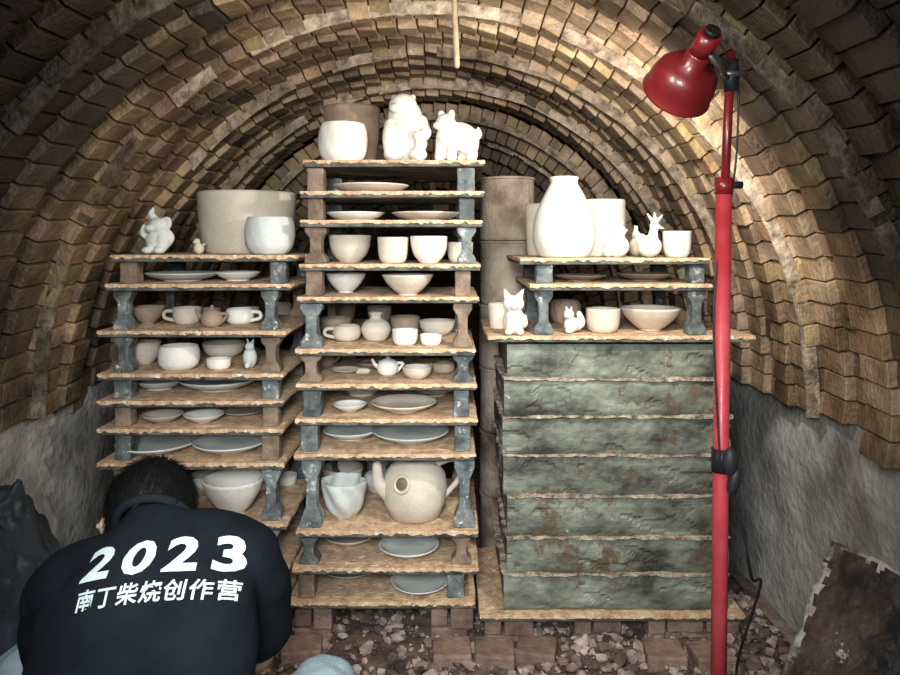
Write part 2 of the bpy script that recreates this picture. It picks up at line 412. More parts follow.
def bricks(name,x0,x1,zt,y0=2.12,y1=2.5):
    bm=bmesh.new(); n=max(1,round(zt/.062)); h=zt/n
    for r in range(n):
        x=x0-(r%2)*.06
        while x<x1-.02:
            a=max(x,x0); b=min(x+.115,x1)
            if b-a>.02:
                for yq in(y0,y0+.23):
                    jy=random.uniform(-.012,.012)
                    bm_box(bm,a+.002,b-.002,yq+jy,min(yq+.22,y1+.05)+jy,r*h+.0015,(r+1)*h-.0015,.0012)
            x+=.12
    bm_fix(bm); o=from_bm(name,bm,'fbrick'); b=o.modifiers.new('b','BEVEL'); b.width=.005; b.segments=2
bricks('brick_plinth',WX(97),WX(200),LT[-1]-TH-.003)
bricks('brick_plinth',WX(232),WX(284),LT[-1]-TH-.003)
bricks('brick_plinth',WX(292),WX(332),MT[-1]-TH-.003)
bricks('brick_plinth',WX(430),WX(474),MT[-1]-TH-.003)
zz=WZ(615)-TH-.003
bricks('brick_plinth',WX(484),WX(535),zz); bricks('brick_plinth',WX(575),WX(625),zz); bricks('brick_plinth',WX(650),WX(744),zz)
for (x,y,a,zb) in((452,2.02,2,.03),(495,2.015,-3,.03),(300,2.03,8,.03),(538,2.03,-14,.028),(665,2.01,-4,.03),(711,2.0,3,.03)):
    bm=bmesh.new(); bm_box(bm,-.056,.056,-.05,.05,0,.05,.002); bm_fix(bm)
    o=from_bm('loose_brick',bm,'fbrick',loc=(WX(x,2.0),y,zb)); o.rotation_euler=(0,0,math.radians(a)); b=o.modifiers.new('b','BEVEL'); b.width=.006; b.segments=2
# ---------------------------------------------------------------- pottery
z=LT[0]
pot('tub',247,193,97,z,2.38,'clayp',name='clay_planter_tub')
pot('yun',270,217,49,z,2.19,'clayg',flute=.012,nf=14)
i=1
pot('plate',183,0,74,LT[i],'m','clayg',h=.028); pot('plate',238,0,44,LT[i],'m','clayw',h=.03)
i=2
pot('bowl',148,306,34,LT[i],'m','clayb',flute=.05,nf=16,name='clay_spiky_bowl'); pot('cup',187,307,28,LT[i],'m','clayp',handle=-1,name='clay_mug')
pot('deep',209,308,24,LT[i],'b','clayb'); pot('yun',240,308,28,LT[i],'m','clayw',handle=1,name='clay_mug')
i=3
pot('deep',145,341,30,LT[i],'m','clayp'); pot('yun',179,345,40,LT[i],'f','clayw'); pot('cup',219,358,24,LT[i],'f','clayw'); pot('deep',224,342,42,LT[i],'b','clayp')
i=4
pot('plate',160,0,46,LT[i],'m','clayg',h=.03); pot('plate',219,0,76,LT[i],'m','clayg',h=.035)
i=5
for x,m in((163,'clayp'),(204,'clayw'),(243,'clayp')): pot('bowl',x,413,40,LT[i],'f' if x!=243 else 'm',m)
i=6
pot('plate',158,0,80,LT[i],2.24,'clayg',h=.03); pot('plate',231,0,74,LT[i],2.24,'clayg',h=.032)
i=7
pot('bowl',234,477,60,LT[i],'f','clayw',wob=.04); pot('deep',205,474,30,LT[i],'b','clayg'); pot('cup',287,474,20,LT[i],2.44,'clayw'); pot('yun',258,476,26,LT[i],'b','clayw')
pot('cup',271,540,22,LT[8],'b','clayp')
z=MT[0]
pot('yun',343,124,49,z,2.2,'clayw',flute=.012,nf=10); pot('tub',352,108,56,z,2.40,'clayb')
pot('plate',371,0,76,MT[1],'m','clayp',h=.032)
pot('plate',356,0,58,MT[2],'m','clayw',h=.03); pot('plate',426,0,70,MT[2],'m','clayp',h=.03)
for x,w,m,k,t in((350,42,'clayp','deep',235),(393,31,'clayp','cup',237),(429,38,'clayw','deep',236),):
    pot(k,x,t,w,MT[3],'m' if x==350 else 'f',m)
pot('cup',460,242,26,MT[3],'m','clayp')
pot('bowl',346,273,40,MT[4],'m','clayw'); pot('bowl',408,274,52,MT[4],'f','clayp')
i=5
pot('deep',336,317,32,MT[i],2.42,'clayb'); pot('yun',347,325,28,MT[i],'m','clayp',handle=-1,name='clay_mug'); pot('vase',376,312,30,MT[i],'m','clayp')
pot('cup',405,329,26,MT[i],'f','clayw',flute=.02); pot('deep',437,320,36,MT[i],2.4,'clayp'); pot('cup',431,334,22,MT[i],2.18,'clayw'); pot('tub',405,316,30,MT[i],2.43,'clayb')
i=6
pot('bowl',346,371,30,MT[i],'m','clayp',handle=1); pot('deep',417,366,30,MT[i],'f','clayp'); pot('yun',443,362,24,MT[i],'m','clayb',handle=-1,name='clay_mug'); pot('yun',372,364,30,MT[i],2.42,'clayb')
i=7
pot('bowl',350,403,34,MT[i],2.2,'clayw'); pot('plate',404,0,66,MT[i],2.22,'clayp',h=.028); pot('plate',432,0,56,MT[i],2.44,'clayp',h=.04); pot('plate',362,0,50,MT[i],2.44,'clayw',h=.05)
i=8
pot('plate',351,0,56,MT[i],'m','clayg',h=.03); pot('plate',411,0,78,MT[i],2.26,'clayg',h=.032)
i=9
pot('deep',345,479,44,MT[i],2.22,'clayg',name='clay_wavy_pitcher',wob=.16,flute=.07,nf=6,n=72)
pot('vase',380,463,34,MT[i],2.44,'clayg'); pot('deep',343,466,40,MT[i],2.45,'clayp')
i=10
pot('plate',350,0,52,MT[i],2.29,'clayp',h=.028); pot('plate',409,0,62,MT[i],2.21,'clayg',h=.03)
i=11
pot('plate',350,0,58,MT[i],2.3,'clayg',h=.022); pot('plate',420,0,60,MT[i],2.2,'clayg',h=.022)
z=RT[0]
pot('jar',564,177,62,z,2.2,'clayw',wob=.012); pot('cyl',602,200,46,z,2.42,'clayw',flute=.008,nf=24); pot('tub',541,204,32,z,2.45,'clayp')
pot('cup',677,231,28,z,2.2,'clayw')
pot('plate',580,0,54,RT[1],'m','clayb',h=.02); pot('plate',645,0,56,RT[1],'m','clayb',h=.025)
z=RT[2]
pot('tub',500,303,24,z,2.3,'clayp'); pot('yun',565,300,30,z,2.42,'clayb',flute=.05,nf=12); pot('cup',603,308,34,z,2.19,'clayp',flute=.01); pot('bowl',650,307,60,z,2.24,'clayp'); pot('deep',682,311,28,z,2.42,'clayb')
# big teapot
tx,ty,tz=WX(415,2.23),2.23,MT[9]
bm=bmesh.new(); Rb=.103
lathe(bm,[(.07,0),(.083,.004),(.100,.05),(Rb,.092),(.096,.13),(.075,.16),(.05,.175),(.03,.18),(.028,.176),(.002,.175)],cx=0,wob=.02)
tube(bm,[(-.08,-.02,.07),(-.112,-.03,.11),(-.118,-.035,.17)],[.026,.020,.014],side=(0,1,0),n=12)
tube(bm,[(.065,0,.158),(.125,0,.175),(.142,0,.12),(.095,0,.06)],[.009]*4,side=(0,1,0),n=10)
tube(bm,[(-.018,0,.174),(-.014,0,.196),(.014,0,.196),(.018,0,.174)],[.006]*4,side=(0,1,0),n=8)
hc_=Vector((-.036,-.088,.125)); hn=Vector((-.35,-.8,.30)).normalized(); qa=hn.orthogonal().normalized(); qb=hn.cross(qa)
tube(bm,[hc_+(qa*math.cos(t)+qb*math.sin(t))*.024 for t in [2*math.pi*i/16 for i in range(17)]],[.006]*17,side=hn,n=8,sub=2,cap=False)
bm_fix(bm); tp=from_bm('clay_teapot',bm,'clayp',smooth=True,loc=(tx,ty,tz))
bm=bmesh.new(); ell(bm,(0,0,0),(.021,.021,.006)); bmesh.ops.transform(bm,matrix=Matrix.Translation(hc_)@hn.to_track_quat('Z','Y').to_matrix().to_4x4(),verts=bm.verts); from_bm('opening_dark_disc',bm,'post2',tp,smooth=True)  # solid dark disc stands in for the shaded inside of the hole
def teapot(cx,w,z,d,m,hh):
    R=w/2*d/F*.75; bm=bmesh.new()
    lathe(bm,[(R*.6,0),(R*.9,hh*.15),(R,hh*.4),(R*.8,hh*.68),(R*.35,hh*.8),(R*.12,hh*.86),(R*.16,hh*.95),(.001,hh)],wob=.02)
    tube(bm,[(-R*.8,0,hh*.35),(-R*1.2,0,hh*.55),(-R*1.4,0,hh*.75)],[.008,.006,.005],side=(0,1,0),n=8)
    tube(bm,[(R*.8,0,hh*.6),(R*1.35,0,hh*.55),(R*.85,0,hh*.2)],[.005]*3,side=(0,1,0),n=8)
    bm_fix(bm); from_bm('clay_teapot',bm,m,smooth=True,loc=(WX(cx,d),d,z))
teapot(388,30,MT[6],2.24,'clayw',.066); teapot(326,26,MT[6],2.40,'clayb',.06); teapot(212,30,LT[2],2.2,'clayb',.07)
def fig(name,cx,d,z,m,parts,tubes=(),vs=.0035,sc=1):
    bm=bmesh.new()
    for p in parts: ell(bm,*p)
    for t in tubes: tube(bm,*t,n=10)
    if sc!=1: bmesh.ops.scale(bm,vec=(sc,sc,sc),verts=bm.verts)
    o=from_bm(name,bm,m,loc=(WX(cx,d),d,z)); remesh(o,vs,3); bake(o)
    mz=min(v.co.z for v in o.data.vertices)
    for v in o.data.vertices: v.co.z-=mz
    return o
fig('clay_seated_bear_figurine',405,2.22,MT[0],'clayw',[
 ((.004,.005,.075),(.070,.055,.082)),((.0,.008,.14),(.056,.048,.06)),((-.006,-.002,.175),(.046,.042,.042)),((-.028,-.036,.165),(.020,.018,.015)),
 ((-.035,-.035,.02),(.030,.036,.022)),((.042,-.035,.02),(.030,.036,.022)),((-.034,.004,.204),(.011,.009,.011)),((.024,.004,.206),(.011,.009,.011))],
 [([(-.045,-.01,.12),(-.05,-.045,.07),(-.045,-.055,.02)],[.020,.018,.016]),([(.05,-.01,.13),(.066,-.035,.085),(.04,-.06,.075)],[.022,.019,.016]),([(.045,-.02,.06),(.05,-.05,.05),(.048,-.05,.01)],[.022,.018,.016])])
fig('clay_dog_figurine',454,2.2,MT[0],'clayw',[
 ((.012,.01,.078),(.062,.042,.048)),((-.026,-.01,.118),(.032,.03,.030)),((-.046,-.03,.108),(.020,.017,.014)),((-.008,-.005,.145),(.012,.008,.018)),((-.040,-.002,.145),(.012,.008,.016)),((.045,.005,.06),(.035,.038,.05)),((-.02,-.01,.075),(.036,.034,.04))],
 [([(-.036,-.005,.08),(-.042,-.01,.04),(-.044,-.015,.008)],[.021,.017,.018]),([(-.012,-.02,.07),(-.006,-.025,.04),(-.008,-.03,.008)],[.020,.016,.018]),([(.05,0,.04),(.055,-.02,.016),(.05,-.035,.008)],[.024,.020,.016]),([(.03,.02,.04),(.028,.01,.012),(.02,0,.008)],[.02,.016,.014]),([(.068,.01,.07),(.082,.01,.085),(.076,.01,.105)],[.009,.008,.006])])
fig('clay_horned_creature_figurine',157,2.2,LT[0],'clayg',[
 ((0,0,.04),(.034,.030,.042)),((.006,-.008,.088),(.028,.026,.026)),((-.012,-.026,.08),(.016,.016,.012)),((.022,-.01,.04),(.022,.022,.034)),((-.018,-.026,.012),(.018,.02,.012)),((.018,-.026,.012),(.018,.02,.012))],
 [([(-.002,0,.105),(-.018,0,.125),(-.012,0,.143)],[.012,.011,.005]),([(.018,0,.105),(.036,-.005,.108),(.042,-.01,.09),(.034,-.014,.078)],[.010,.010,.008,.006]),([(-.026,0,.05),(-.040,-.01,.065),(-.036,-.01,.09)],[.012,.010,.006]),([(.035,0,.03),(.048,.0,.05),(.044,-.01,.07)],[.009,.008,.006])])
fig('clay_bird_figurine',199,2.2,LT[0],'clayp',[((0,0,.02),(.016,.02,.018)),((-.004,-.008,.042),(.011,.011,.011))],[([(-.004,-.015,.042),(-.01,-.026,.04)],[.004,.002]),([(0,.015,.025),(.008,.03,.035)],[.008,.005])],.0025)
fig('clay_cat_figurine',514,2.14,RT[2],'clayw',[
 ((0,0,.04),(.034,.03,.042)),((-.002,-.008,.092),(.033,.026,.026)),((-.002,-.034,.084),(.011,.009,.008)),((-.018,-.026,.01),(.013,.016,.011)),((.016,-.026,.01),(.013,.016,.011))],
 [([(-.018,0,.108),(-.030,0,.136)],[.015,.003]),([(.014,0,.108),(.029,0,.136)],[.015,.003]),([(-.016,-.022,.06),(-.016,-.03,.012)],[.010,.011]),([(.014,-.022,.06),(.014,-.03,.012)],[.010,.011]),([(.026,.01,.02),(.036,.0,.03),(.034,-.004,.055)],[.008,.007,.005])],.003)
fig('clay_squirrel_figurine',571,2.17,RT[2],'clayw',[
 ((0,0,.026),(.023,.022,.027)),((-.008,-.008,.058),(.017,.017,.016)),((-.018,-.02,.055),(.008,.008,.007)),((-.01,-.02,.008),(.012,.014,.008))],
 [([(.018,.008,.012),(.034,.01,.03),(.026,.008,.06)],[.009,.013,.009]),([(-.012,0,.07),(-.015,0,.082)],[.005,.003]),([(0,0,.07),(.002,0,.082)],[.005,.003])],.0028)
fig('clay_rabbit_figurine',617,2.17,RT[0],'clayw',[
 ((0,0,.036),(.040,.034,.037)),((.004,-.006,.084),(.024,.022,.024)),((-.030,-.005,.02),(.018,.02,.02)),((.028,.0,.088),(.008,.007,.006))],
 [([(-.002,0,.098),(-.012,0,.122)],[.008,.005]),([(.012,0,.098),(.016,0,.122)],[.008,.005])],.003,sc=.95)
fig('clay_rooster_figurine',650,2.19,RT[0],'clayw',[
 ((-.002,0,.04),(.040,.032,.036)),((.014,-.004,.105),(.017,.015,.015)),((-.028,.0,.06),(.02,.016,.022))],
 [([(.006,0,.05),(.010,0,.08),(.014,-.002,.105)],[.024,.016,.013]),([(.026,-.006,.104),(.042,-.01,.098)],[.007,.003]),([(.010,0,.118),(.0,0,.134),(-.008,0,.146)],[.006,.005,.004]),([(.016,0,.118),(.016,0,.136),(.014,0,.15)],[.006,.005,.004]),([(.020,0,.118),(.032,0,.132),(.040,0,.142)],[.006,.005,.004]),([(-.034,0,.065),(-.046,0,.085),(-.044,0,.105)],[.012,.009,.005])],.003,sc=.96)
fig('clay_rabbit_figurine',636,2.34,RT[0],'clayp',[((0,0,.03),(.022,.02,.032)),((0,-.004,.07),(.015,.015,.015))],[([(0,0,.08),(-.004,0,.1)],[.006,.004])],.003)
fig('clay_animal_figurine',250,2.2,LT[3],'clayg',[((0,0,.032),(.022,.02,.034)),((.002,-.01,.068),(.015,.014,.014))],[([(-.006,0,.08),(-.01,0,.092)],[.005,.003]),([(.008,0,.08),(.012,0,.092)],[.005,.003]),([(.0,-.015,.02),(.0,-.03,.01)],[.012,.009])],.003)
bm=bmesh.new(); z=0; zt=WZ(178,2.8); nlay=6
for k in range(nlay):
    h=zt/nlay; r=.108+random.uniform(-.004,.004)
    lathe(bm,[(r*.97,z+.001),(r,z+.008),(r*1.0,z+h*.5),(r*.99,z+h-.012),(r*1.04,z+h-.010),(r*1.04,z+h-.002),(.01,z+h-.001)],wob=.015,seed=k)
    z+=h
bm_fix(bm); from_bm('stacked_clay_saggars',bm,'saggar',smooth=False,loc=(WX(507,2.8),2.8,0))
# rear rack
e=empty('kiln_shelf_rack'); tops=[]
for i,yp in enumerate((330,375,430,490,560)):
    zt=WZ(yp,2.68); tops.append(zt); board(e,i,-.95,-.12,2.68,3.05,zt)
for i in range(4):
    for q,x in enumerate((-.92,-.56,-.16)):
        for y in (2.72,3.0): post(e,i*10+q+(5 if y>2.8 else 0),x,y,tops[i+1],tops[i]-TH-.003-tops[i+1])
for q,x in enumerate((-.92,-.56,-.16)): post(e,90+q,x,2.72,0.01,tops[-1]-TH-.013); post(e,95+q,x,3.0,.01,tops[-1]-TH-.013)
for i in range(5):
    for x in(-.8,-.68,-.42,-.28):
        R=random.uniform(.04,.055); bm=bmesh.new(); hh=min(.1,(tops[i-1]-tops[i]-.04) if i else .1)
        lathe(bm,lathe_prof(random.choice(['cup','yun','deep']),R,hh*random.uniform(.7,.95))); bm_fix(bm)
        from_bm('clay_cup',bm,random.choice(['clayp','clayw','clayb']),smooth=True,loc=(x,2.78,tops[i]))
# ---------------------------------------------------------------- red lamp on stand
e=empty('red_work_lamp_on_stand'); LD=1.5
def cyl(name,p0,p1,r,m,parent,n=20,r2=None):
    bm=bmesh.new(); tube(bm,[p0,p1],[r,r2 or r],side=(0,1,.3),n=n,cap=False)
    bmesh.ops.holes_fill(bm,edges=bm.edges[:],sides=0); bm_fix(bm)
    o=from_bm(name,bm,m,parent,smooth=False)
    for p in o.data.polygons: p.use_smooth=len(p.vertices)==4
    return o
xt=WX(731,LD); xb=WX(719,LD); xm=WX(721,LD)
zt=WZ(52,LD); zj=WZ(185,LD); zk=WZ(462,LD)
cyl('pole_upper',(xm+.006,LD,zj-.05),(xt,LD,zt),.0095,'red2',e)
cyl('pole_lower',(xb-.004,LD,.03),(xm+.006,LD,zj),.0165,'red',e)
cyl('collar',(xm+.005,LD,zj-.02),(xm+.007,LD,zj+.015),.0195,'red2',e)
cyl('collar_mid',(xm,LD,zk-.02),(xm,LD,zk+.03),.020,'black',e)
cyl('knob',(xm+.01,LD,zj),(xm+.045,LD,zj),.008,'black',e)
for a in(30,150,270):
    c,s=math.cos(math.radians(a)),math.sin(math.radians(a))
    cyl('leg_%d'%a,(xb,LD,.12),(xb+.22*c,LD+.22*s,.014),.009,'red2',e)
lc=Vector((WX(687,LD),LD+.01,WZ(76,LD))); ax=Vector((-.16,.74,-.52)).normalized()
q=ax.to_track_quat('Z','Y').to_matrix().to_4x4()
bm=bmesh.new()
pr=[(.022,-.070),(.026,-.065),(.027,-.040),(.05,-.033),(.066,-.014),(.073,.012),(.075,.042),(.078,.045),(.075,.046),(.071,.041),(.069,.01),(.062,-.010),(.048,-.028),(.01,-.033)]
lathe(bm,pr,n=48); bm_fix(bm)
bmesh.ops.transform(bm,matrix=Matrix.Translation(lc)@q,verts=bm.verts)
from_bm('shade',bm,'red2',e,smooth=True)
so=lc-ax*.066
cyl('socket',so,so-ax*.05,.024,'red2',e); cyl('socket_cap',so-ax*.05,so-ax*.062,.016,'black',e)
cyl('arm',so-ax*.01,(xt,LD,WZ(68,LD)),.007,'steel',e); cyl('arm_brace',so-ax*.03+Vector((0,0,-.02)),(xt,LD,WZ(82,LD)),.005,'steel',e)
cyl('clamp',(xt,LD,WZ(60,LD)),(xt,LD,WZ(92,LD)),.015,'black',e)
cyl('wing_bolt',(xt-.03,LD-.012,WZ(75,LD)),(xt+.03,LD-.012,WZ(75,LD)),.006,'steel',e)
em=bpy.data.materials.new('bulb_glow'); em.use_nodes=True; b=em.node_tree.nodes['Principled BSDF']; b.inputs['Emission Color'].default_value=(1,.93,.82,1); b.inputs['Emission Strength'].default_value=12
M['bulb']=em
bm=bmesh.new(); bmesh.ops.create_icosphere(bm,subdivisions=3,radius=.024,matrix=Matrix.Translation(lc)); from_bm('bulb',bm,'bulb',e,smooth=True)
def cable(name,pts,r,m,parent=None):
    bm=bmesh.new(); tube(bm,pts,[r]*len(pts),side=(0,1,.2),n=8,sub=8); bm_fix(bm); return from_bm(name,bm,m,parent,smooth=True)
cable('cable',[(xm+.02,LD-.01,zk-.01),(xm+.03,LD-.01,WZ(500,LD)),(WX(745,LD),LD,WZ(540,LD)),(WX(762,LD),LD+.05,WZ(590,LD)),(WX(785,LD),LD+.12,.45),(.72,LD+.25,.2),(.78,LD+.4,.02)],.0035,'black',e)
cable('cable_upper',[so-ax*.06,(xt-.02,LD+.02,zt+.03),(xt+.014,LD+.004,WZ(75,LD)),(xt+.016,LD+.004,WZ(130,LD)),(xm+.024,LD-.004,zj),(xm-.018,LD-.008,WZ(300,LD)),(xm-.01,LD-.021,zk)],.0025,'black',e)
bm=bmesh.new(); ell(bm,(xm+.008,LD-.03,zk+.01),(.016,.014,.03)); ell(bm,(xm+.016,LD-.03,zk-.03),(.013,.012,.03),('Y',15)); from_bm('inline_switch',bm,'black',e,smooth=True)
cable('hanging_wood_stick',[(WX(454,1.9),1.9,1.93),(WX(455,1.9),1.9,1.85),(WX(457,1.91),1.91,WZ(65,1.9))],.008,'wood')
# ---------------------------------------------------------------- leaning slab (right)
P1=Vector((.825,1.5,.60)); u=Vector((-.17,-.10,-.25)); v=Vector((.17,-.26,-.03))
bm=bmesh.new(); nu,nv=80,36; nn=u.cross(v).normalized()
if nn.y>0: nn=-nn
def sl(a,b,off):
    p=P1+u*2.05*a+v*b; k=noise.noise(p*9)*.010+noise.noise(p*40)*.003
    ed=noise.noise(p*25)*.009
    return p+nn*(off+k)+u.normalized()*ed+v.normalized()*noise.noise(p*30+Vector((4,4,4)))*.008
G=[[bm.verts.new(sl(a/nu,b/nv,.016)) for b in range(nv+1)] for a in range(nu+1)]
K=[[bm.verts.new(sl(a/nu,b/nv,-.016)) for b in range(nv+1)] for a in range(nu+1)]
for a in range(nu):
    for b in range(nv):
        f1=bm.faces.new((G[a][b],G[a+1][b],G[a+1][b+1],G[a][b+1])); f1.material_index=1 if (b<1+2*noise.noise((a*.3,0,0)) or a<1+3*noise.noise((b*.4,5,0))) else 0
        bm.faces.new((K[a][b],K[a][b+1],K[a+1][b+1],K[a+1][b]))
for a in range(nu):
    for b in(0,nv): f1=bm.faces.new((G[a][b],K[a][b],K[a+1][b],G[a+1][b])); f1.material_index=1
for b in range(nv):
    for a in(0,nu): f1=bm.faces.new((G[a][b],G[a][b+1],K[a][b+1],K[a][b])); f1.material_index=1
bm_fix(bm); o=from_bm('leaning_kiln_slab',bm,'leaf',smooth=True); o.data.materials.append(M['leafe'])
# sack left
bm=bmesh.new(); bmesh.ops.create_icosphere(bm,subdivisions=6,radius=1)
for w in bm.verts:
    c=w.co.copy(); s=1+.12*noise.noise(c*2.2)+.10*abs(noise.noise(c*5))+.04*abs(noise.noise(c*12))
    w.co=Vector((c.x*.12*s,c.y*.20*s,max(-.34,c.z*.36*s)))
    if c.z>.2: w.co.x*=1-.35*(c.z-.2); w.co.y*=1-.3*(c.z-.2)
from_bm('plastic_sack',bm,'sack',smooth=True,loc=(-1.01,1.54,.345))
# ---------------------------------------------------------------- crouching person
pe=empty('crouching_person'); OX=.03
def V(x,y,z): return (x+OX,y,z)
bm=bmesh.new()
side=(1,0,.12)
tube(bm,[V(-.47,.95,.26),V(-.475,.98,.40),V(-.49,1.04,.53),V(-.51,1.11,.64),V(-.523,1.17,.705),V(-.545,1.225,.745)],[(.170,.13),(.158,.125),(.166,.128),(.174,.118),(.145,.088),(.068,.058)],side=side,n=28)
shR=Vector(V(-.385,1.19,.712)); shL=Vector(V(-.672,1.175,.66)); elR=Vector(V(-.405,1.33,.47)); elL=Vector(V(-.738,1.30,.44))
tube(bm,[V(-.50,1.165,.70),V(-.45,1.18,.715),shR],[.085,.08,.068],side=(0,0,1))
tube(bm,[V(-.53,1.16,.685),V(-.61,1.165,.675),shL],[.085,.08,.07],side=(0,0,1))
tube(bm,[shR,shR.lerp(elR,.4)+Vector((.018,0,0)),shR.lerp(elR,.72)+Vector((.010,0,0))],[.066,.061,.064])
tube(bm,[shL,shL.lerp(elL,.4)-Vector((.010,0,0)),shL.lerp(elL,.72)-Vector((.006,0,0))],[.066,.061,.064])
shirt=from_bm('tshirt',bm,'shirt',pe); remesh(shirt,.0085,9); bake(shirt)
for w in shirt.data.vertices:
    c=w.co; k=noise.noise((c.x*7,c.y*9,c.z*16))*.007+abs(noise.noise((c.x*5+3,c.y*10,c.z*7)))*.010
    w.co=c+w.normal*k
bm=bmesh.new(); ncc=Vector(V(-.549,1.228,.752)); nax=Vector((-.10,.72,.38)).normalized(); qa=nax.orthogonal().normalized(); qb=nax.cross(qa)
pts=[ncc+(qa*math.cos(t)+qb*math.sin(t))*.063 for t in [2*math.pi*i/16 for i in range(17)]]
tube(bm,pts,[.008]*17,side=nax,n=8,sub=3,cap=False); bm_fix(bm); from_bm('shirt_collar',bm,'shirt',pe,smooth=True)
hc=Vector(V(-.600,1.335,.710)); f=Vector((-0.03,.72,-.68)).normalized(); rt=Vector((1,.03,.08)).normalized(); up=rt.cross(f).normalized(); rt=f.cross(up).normalized()
HM=Matrix.Translation(hc)@Matrix((rt,f,up)).transposed().to_4x4()
bm=bmesh.new()
ell(bm,(0,-.008,.02),(.072,.090,.086)); ell(bm,(0,.035,-.035),(.056,.055,.07)); ell(bm,(0,.06,-.082),(.026,.024,.02))
tube(bm,[(0,.092,.012),(0,.102,-.008),(0,.110,-.026)],[.007,.009,.013],n=10); ell(bm,(-.011,.098,-.028),(.008,.009,.006)); ell(bm,(.011,.098,-.028),(.008,.009,.006))
ell(bm,(0,.088,-.052),(.022,.010,.006)); ell(bm,(0,.086,-.061),(.019,.010,.007))
ell(bm,(-.03,.08,.022),(.02,.01,.006)); ell(bm,(.03,.08,.022),(.02,.01,.006))
for s in(-1,1):
    ell(bm,(s*.078,.0,-.012),(.008,.019,.031)); ell(bm,(s*.084,-.006,.0),(.009,.016,.018))
bmesh.ops.transform(bm,matrix=HM,verts=bm.verts)
tube(bm,[V(-.53,1.19,.71),V(-.555,1.24,.735),hc+up*-.03-f*.02],[.058,.054,.052],n=16)
hd=from_bm('head',bm,'skin',pe); remesh(hd,.004,3); bake(hd)
bm=bmesh.new()
for s in(-1,1): bmesh.ops.create_icosphere(bm,subdivisions=2,radius=.011,matrix=HM@Matrix.Translation((s*.03,.078,.006)))
from_bm('eyes',bm,'eye',pe,smooth=True)
bm=bmesh.new()
for s in(-1,1): bmesh.ops.create_icosphere(bm,subdivisions=2,radius=.0055,matrix=HM@Matrix.Translation((s*.03,.0848,.005)))
from_bm('irises',bm,'hair',pe,smooth=True)
bm=bmesh.new(); ell(bm,(0,-.016,.028),(.079,.091,.086)); ell(bm,(0,-.050,-.015),(.062,.050,.060)); ell(bm,(0,.03,.062),(.064,.058,.048))
bmesh.ops.transform(bm,matrix=HM,verts=bm.verts)
hr=from_bm('hair',bm,'hair',pe); remesh(hr,.005,4); bake(hr)
me=hr.data; bm=bmesh.new(); vs=[(w.co.copy(),w.normal.copy()) for w in me.vertices]
for i in range(9000):
    c,nrm=random.choice(vs); lcl=HM.inverted()@c
    crownp=HM@Vector((.01,-.03,.112)); flow=(c-crownp); flow-=nrm*flow.dot(nrm)
    if flow.length<1e-4: flow=rt.copy()
    flow.normalize()
    d=(nrm*.26+flow*.9+Vector([random.uniform(-.22,.22) for _ in range(3)])).normalized()
    L=random.uniform(.016,.030); s=nrm.cross(d); s=s.normalized() if s.length>.01 else rt
    p=c+Vector([random.uniform(-.003,.003) for _ in range(3)])
    a=bm.verts.new(p-s*.0010); b=bm.verts.new(p+s*.0010); m1=bm.verts.new(p+d*L*.6+s*.0007); m2=bm.verts.new(p+d*L*.6-s*.0007); t=bm.verts.new(p+d*L-nrm*.003)
    bm.faces.new((a,b,m1,m2)); bm.faces.new((m2,m1,t))
from_bm('hair_strands',bm,'hair',pe)
wrR=Vector(V(-.475,1.56,.50)); wrL=Vector(V(-.655,1.55,.495)); bc=Vector(V(-.565,1.635,.50))
for nm,sh,el,wr,s in(('right',shR,elR,wrR,1),('left',shL,elL,wrL,-1)):
    bm=bmesh.new()
    tube(bm,[sh.lerp(el,.3),sh.lerp(el,.7),el,el.lerp(wr,.3),el.lerp(wr,.75),wr],[.05,.046,.042,.042,.030,.026],side=(0,0,1),n=16)
    pc=wr+Vector((-s*.006,.045,0))
    tube(bm,[wr,pc,pc+Vector((0,.035,0))],[(.026,.02),(.040,.014),(.038,.012)],side=(0,0,1),n=14)
    for k,(dz,L) in enumerate(((.030,.072),(.010,.080),(-.010,.074),(-.029,.060))):
        b0=pc+Vector((0,.030,dz)); a1=b0+Vector((-s*.003,L*.42,dz*.1)); a2=a1+Vector((-s*L*.22,L*.22,0)); a3=a2+Vector((-s*L*.26,L*.04,0))
        tube(bm,[b0,a1,a2,a3],[.0092,.0088,.008,.0068],side=(0,0,1),n=10)
    t0=pc+Vector((0,-.018,.030)); tube(bm,[t0,t0+Vector((-s*.012,.018,.022)),t0+Vector((-s*.026,.036,.030)),t0+Vector((-s*.036,.050,.026))],[.013,.011,.0095,.008],side=(0,1,0),n=10)
    o=from_bm('arm_and_hand_'+nm,bm,'skin',pe); remesh(o,.0035,2); bake(o)
bm=bmesh.new(); lathe(bm,lathe_prof('deep',.072,.075)); bm_fix(bm); bl=from_bm('held_clay_bowl',bm,'clayw',pe,smooth=True,loc=(bc.x,bc.y+.03,.465))
bm=bmesh.new()
tube(bm,[V(-.47,.98,.36),V(-.47,.95,.28),V(-.47,.96,.21)],[(.160,.115),(.170,.13),(.15,.11)],side=(1,0,0),n=24)
for hx,kn,an in((-.38,V(-.275,1.36,.375),V(-.33,1.13,.10)),(-.56,V(-.845,1.34,.415),V(-.74,1.13,.10))):
    k=Vector(kn); a=Vector(an); h=Vector(V(hx,.98,.25))
    tube(bm,[h,h.lerp(k,.5)+Vector((0,0,.02)),k],[.10,.086,.066],side=(1,0,0)); tube(bm,[k,k.lerp(a,.4)+Vector((0,-.01,0)),a],[.062,.062,.05],side=(1,0,0))
o=from_bm('jeans',bm,'jeans',pe); remesh(o,.009,5); bake(o)
for w in o.data.vertices: w.co+=w.normal*(noise.noise(w.co*22)*.006+abs(noise.noise(Vector((w.co.x*12,w.co.y*30,w.co.z*12))))*.008)
